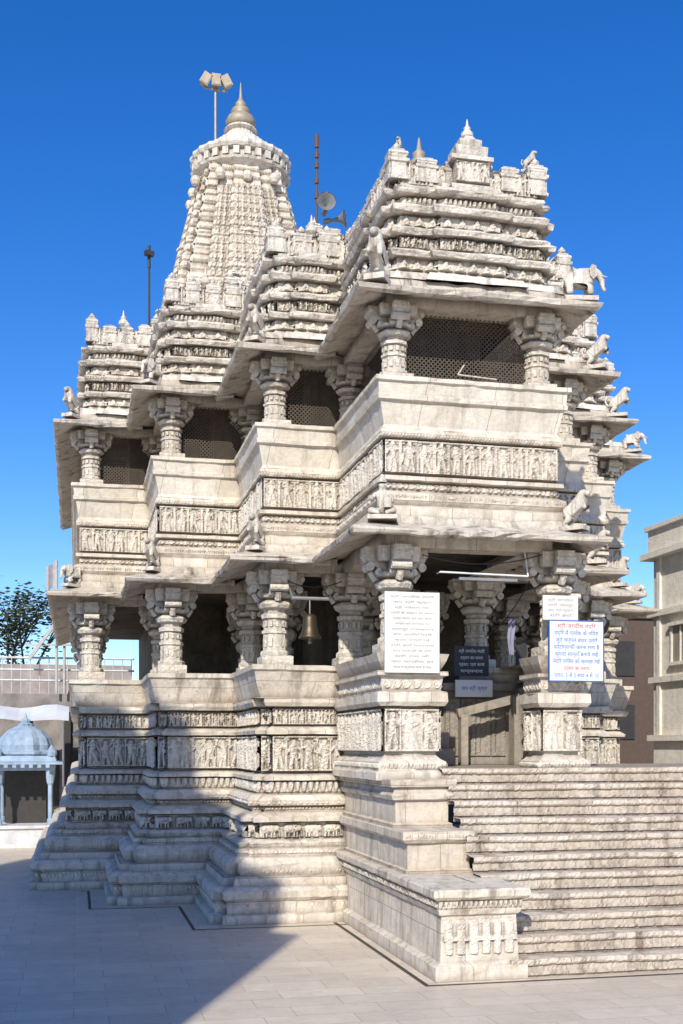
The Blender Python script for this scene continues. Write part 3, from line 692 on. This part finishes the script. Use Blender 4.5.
# ------------------------------------------------------------------ surroundings
nb=MB()
pr=[(-7.16,-.05),(-7.16,11.2),(-7.7,11.5),(-7.75,12.9),(-8.5,13.3),(-8.6,14.6),(-9.2,15.0),(-9.4,16.2),(-10.1,16.6),(-10.3,18.0),(-10.9,18.3),(-11.2,19.2),(-12.0,19.5),(-12.5,20.2),(-17,21),(-17,-.05)]
ex=(-.391*6,-.92*6)
va=[(u,-11,z) for u,z in pr]+[(u+ex[0],-11+ex[1],z) for u,z in pr]; n=len(pr)
nb.add(va,[(i,(i+1)%n,n+(i+1)%n,n+i) for i in range(n)],[list(range(n))[::-1],list(range(n,2*n))])
nbo=empty('neighbouring_tower'); nb.obj('tower_walls',M_base,nbo)
nb=MB()
for z in(3,6,9): nb.box(-17.05,-7.3,-11.06,-10.99,z,z+.2)
for i in range(4): nb.box(-15.5+i*2,-14.7+i*2,-11.05,-10.97,4,5.4)
nb.obj('tower_windows',M_in,nbo)

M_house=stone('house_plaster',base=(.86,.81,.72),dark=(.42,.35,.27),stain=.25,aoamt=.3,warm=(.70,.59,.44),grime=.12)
rh=empty('plastered_house'); b=MB(); b.box(9.6,16,7.5,12.8,0,7.3)
for z,d in((7.3,.25),(5.9,.12),(4.3,.10),(2.9,.12)): b.box(9.6-d,16,7.5-d,12.8+d,z,z+.14)
b.box(9.5,16,7.4,12.9,7.44,8.0); b.box(9.42,16,7.3,12.98,8.0,8.1); b.obj('walls',M_house,rh)
b=MB()
for v in(8.2,9.7,11.1): b.box(9.585,9.7,v,v+.75,4.75,5.6)
b.obj('window_shutters',plain('window_shutter_paint',(.34,.30,.25),.4),rh)
b=MB()
for v in(7.7,9.2,10.7,12.4):
    b.box(9.54,9.6,v,v+.16,3.04,7.3)
for v in(8.2,9.7,11.1):
    z=4.75; h=.85; b.box(9.55,9.6,v-.08,v,z,z+h); b.box(9.55,9.6,v+.75,v+.83,z,z+h); b.box(9.50,9.6,v-.1,v+.85,z-.08,z); b.box(9.48,9.6,v-.1,v+.85,z+h,z+h+.08); b.box(9.56,9.59,v+.35,v+.40,z,z+h)
b.obj('window_frames',M_house,rh)
ob=empty('old_brick_house'); b=MB(); b.box(9,22,24,30,0,7.2); b.box(8.9,22,23.9,30,7.2,7.4); b.obj('walls',plain('old_brown_wall',(.12,.08,.06),.9),ob)
b=MB()
for x in(10,12,14,16,18):
    for z in(3,5.2): b.box(x,x+.8,23.95,24.05,z,z+1.2)
b.obj('windows',M_dark,ob)

tb=empty('terrace_building'); b=MB(); b.box(-26,-2,27,40,0,4.35); b.box(-26,-2,26.7,27.0,3.9,4.5); b.obj('walls',plain('terrace_wall',(.30,.27,.25),.9,0,.5,2),tb)
b=MB()
for i in range(8): b.box(-12+i*1.3,-11.2+i*1.3,26.93,27.02,0.1,2.6)
for i in range(7): b.box(-11.0+i*1.3,-10.8+i*1.3,26.8,27.0,0,3.9)
b.obj('shopfront_openings',M_dark,tb)
b=MB()
for z in(4.95,5.3,5.7): b.tube((-14,26.8,z),(-2.2,26.8,z),.035)
for i in range(40): b.tube((-14+i*.3,26.8,4.5),(-14+i*.3,26.8,5.7),.016)
b.obj('roof_railing',plain('pale_pipe',(.62,.62,.62),.5,.2),tb)
b=MB(); b.box(-14,-2.2,28.5,28.6,4.35,5.6); b.obj('parapet_screen',plain('pale_screen',(.42,.36,.33),.8,0,.4,3),tb)
b=MB(); b.obox((-5.0,26.3,6.5),(.10,.3,2.2),Matrix.Rotation(math.radians(35),3,'Y')); b.tube((-4.75,26.4,4.5),(-4.75,26.4,8.9),.045); b.tube((-4.5,26.4,4.5),(-4.5,26.4,7.8),.045)
b.obox((-5.0,26.3,6.1),(1.5,.08,.06),Matrix.Rotation(0,3,'Y')); b.obj('terrace_ladder',plain('ladder_paint',(.5,.48,.45),.5),tb)
fg=empty('small_flag'); b=MB(); P=np.array([[(-4.80-.07*i,26.4+.04*math.sin(i*1.5),8.85-.16*j-.05*i) for i in range(5)] for j in range(6)]); b.grid(P); b.obj('cloth',plain('flag_cloth',(.42,.40,.40),.9),fg)
aw=empty('white_awning'); b=MB()
P=np.array([[(-8.9+i*.38,23.2+j*.5,3.55+.12*j+.05*math.sin(i*1.3)+.03*math.sin(j+i)) for i in range(13)] for j in range(5)]); b.grid(P); b.obj('canopy',M_board,aw)
b=MB(); [b.tube((x,23.3,0),(x,23.3,3.5),.035) for x in(-8.7,-6.6,-4.5)]; b.obj('posts',M_metal,aw)

ks=empty('domed_shrine_kiosk'); kx,ky=-5.5,20.6
M_kb=plain('kiosk_pale_blue_paint',(.34,.45,.58),.7,0,.4,3); M_kw=plain('kiosk_white_paint',(.66,.66,.66),.7,0,.35,3)
b=MB(); b.stack(kx,ky,[(0,.95),(.12,.95),(.14,.85),(.5,.85),(.52,.92),(.6,.92)]); b.obj('base',M_kw,ks)
b=MB()
for sx in(-1,1):
    for sy in(-1,1): b.lathe(kx+sx*.68,ky+sy*.68,[(.6,.09),(.75,.09),(.78,.06),(1.7,.06),(1.75,.09),(1.95,.12),(2.1,.12)],10)
b.stack(kx,ky,[(2.1,.8),(2.25,.82),(2.27,1.02),(2.33,1.02),(2.36,.85),(2.5,.8)])
b.lathe(kx,ky,[(2.5,.74),(2.55,.8),(2.62,.8),(2.65,.7),(2.8,.72),(3.0,.66),(3.2,.48),(3.3,.3),(3.34,.2),(3.38,.22),(3.42,.12),(3.48,.14),(3.55,.05),(3.72,.001)],40,10,.05)
for sx in(-1,1): b.lathe(kx+sx*.72,ky-.72,[(2.5,.13),(2.6,.15),(2.7,.08),(2.8,.02)],8)
for k in range(7): b.box(kx-.75+k*.22,kx-.65+k*.22,ky-1.04,ky-1.01,2.18,2.27)
b.obj('dome_and_pillars',M_kb,ks,False)
b=MB(); b.box(kx-.55,kx+.55,ky+.2,ky+.7,.6,2.1); b.obj('inner_shrine',M_dark,ks)

def tree(name,x,y,z0,h,seed,leaves=900):
    random.seed(seed); t=empty(name); b=MB(); lf=MB(); tips=[]
    def br(p,d,L,r,dep):
        q=p+d*L; b.tube(p,q,r,7,r*.65)
        if dep==0: tips.append(q); return
        for k in range(random.choice((2,3,3))):
            nd=(d+Vector((random.uniform(-.8,.8),random.uniform(-.8,.8),random.uniform(-.15,.5)))).normalized(); br(q,nd,L*random.uniform(.62,.82),r*.6,dep-1)
        tips.append(q)
    br(Vector((x,y,z0)),Vector((0.05,0,1)),h*.34,.16,4)
    for i in range(leaves):
        c=random.choice(tips)+Vector([random.gauss(0,.28) for _ in range(3)])
        M=Matrix.Rotation(random.uniform(0,6.3),3,'Z')@Matrix.Rotation(random.uniform(-1.2,1.2),3,'X'); s=random.uniform(.06,.13)
        lf.add([tuple(c+M@Vector(k)*s) for k in((-1,0,0),(0,-.5,0),(1,0,.1),(0,.5,0))],[(0,1,2,3)])
    b.obj('trunk_and_limbs',plain('bark',(.10,.08,.06),.9),t); lf.obj('foliage',plain('leaves',(.06,.08,.035),.7,0,.5,2),t)
tree('courtyard_tree',-6.4,33.5,0.0,9.0,3,2600); tree('courtyard_tree',11.5,34,0,10.0,8,2500)
hc=empty('hanging_cloth'); b=MB()
P=np.array([[(2.35+.10*i/6+.01*math.sin(j*2),3.75+.03*math.sin(i*1.7+j),4.75-.14*j) for i in range(7)] for j in range(5)]); b.grid(P); b.obj('cloth',plain('lilac_cloth',(.25,.24,.34),.9),hc,True)

# ------------------------------------------------------------------ light, sky, camera
az=Vector((-.391,-.92)); EL=math.radians(35)
sd=Vector((az.x*math.cos(EL),az.y*math.cos(EL),math.sin(EL)))
s=bpy.data.lights.new('sun','SUN'); s.energy=5.0; s.angle=math.radians(.6); s.color=(1,.945,.84)
so=bpy.data.objects.new('sun',s); scene.collection.objects.link(so); so.rotation_euler=sd.to_track_quat('Z','Y').to_euler(); so.location=(0,-20,30)
w=bpy.data.worlds.new('World'); scene.world=w; w.use_nodes=True; nt=w.node_tree
bg=nt.nodes['Background']; sk=nt.nodes.new('ShaderNodeTexSky'); sk.sky_type='NISHITA'; sk.sun_disc=False
sk.sun_elevation=EL; sk.sun_rotation=math.radians(203); sk.air_density=1.0; sk.dust_density=.4; sk.ozone_density=4.0; sk.altitude=500
hs=nt.nodes.new('ShaderNodeHueSaturation'); hs.inputs['Hue'].default_value=.513; hs.inputs['Saturation'].default_value=1.33; hs.inputs['Value'].default_value=1.5
nt.links.new(sk.outputs[0],hs.inputs['Color']); nt.links.new(hs.outputs[0],bg.inputs[0]); bg.inputs[1].default_value=.12
scene.view_settings.view_transform='Standard'; scene.view_settings.look='None'; scene.view_settings.exposure=0
cam=bpy.data.cameras.new('camera'); co=bpy.data.objects.new('camera',cam); scene.collection.objects.link(co)
co.location=(-4.13,-13.06,2.8); co.rotation_euler=(math.pi/2,0,math.radians(-12.9))
cam.lens=1160/1024*36; cam.sensor_width=36; cam.shift_y=(745-512)/1024; cam.clip_end=2000
scene.camera=co
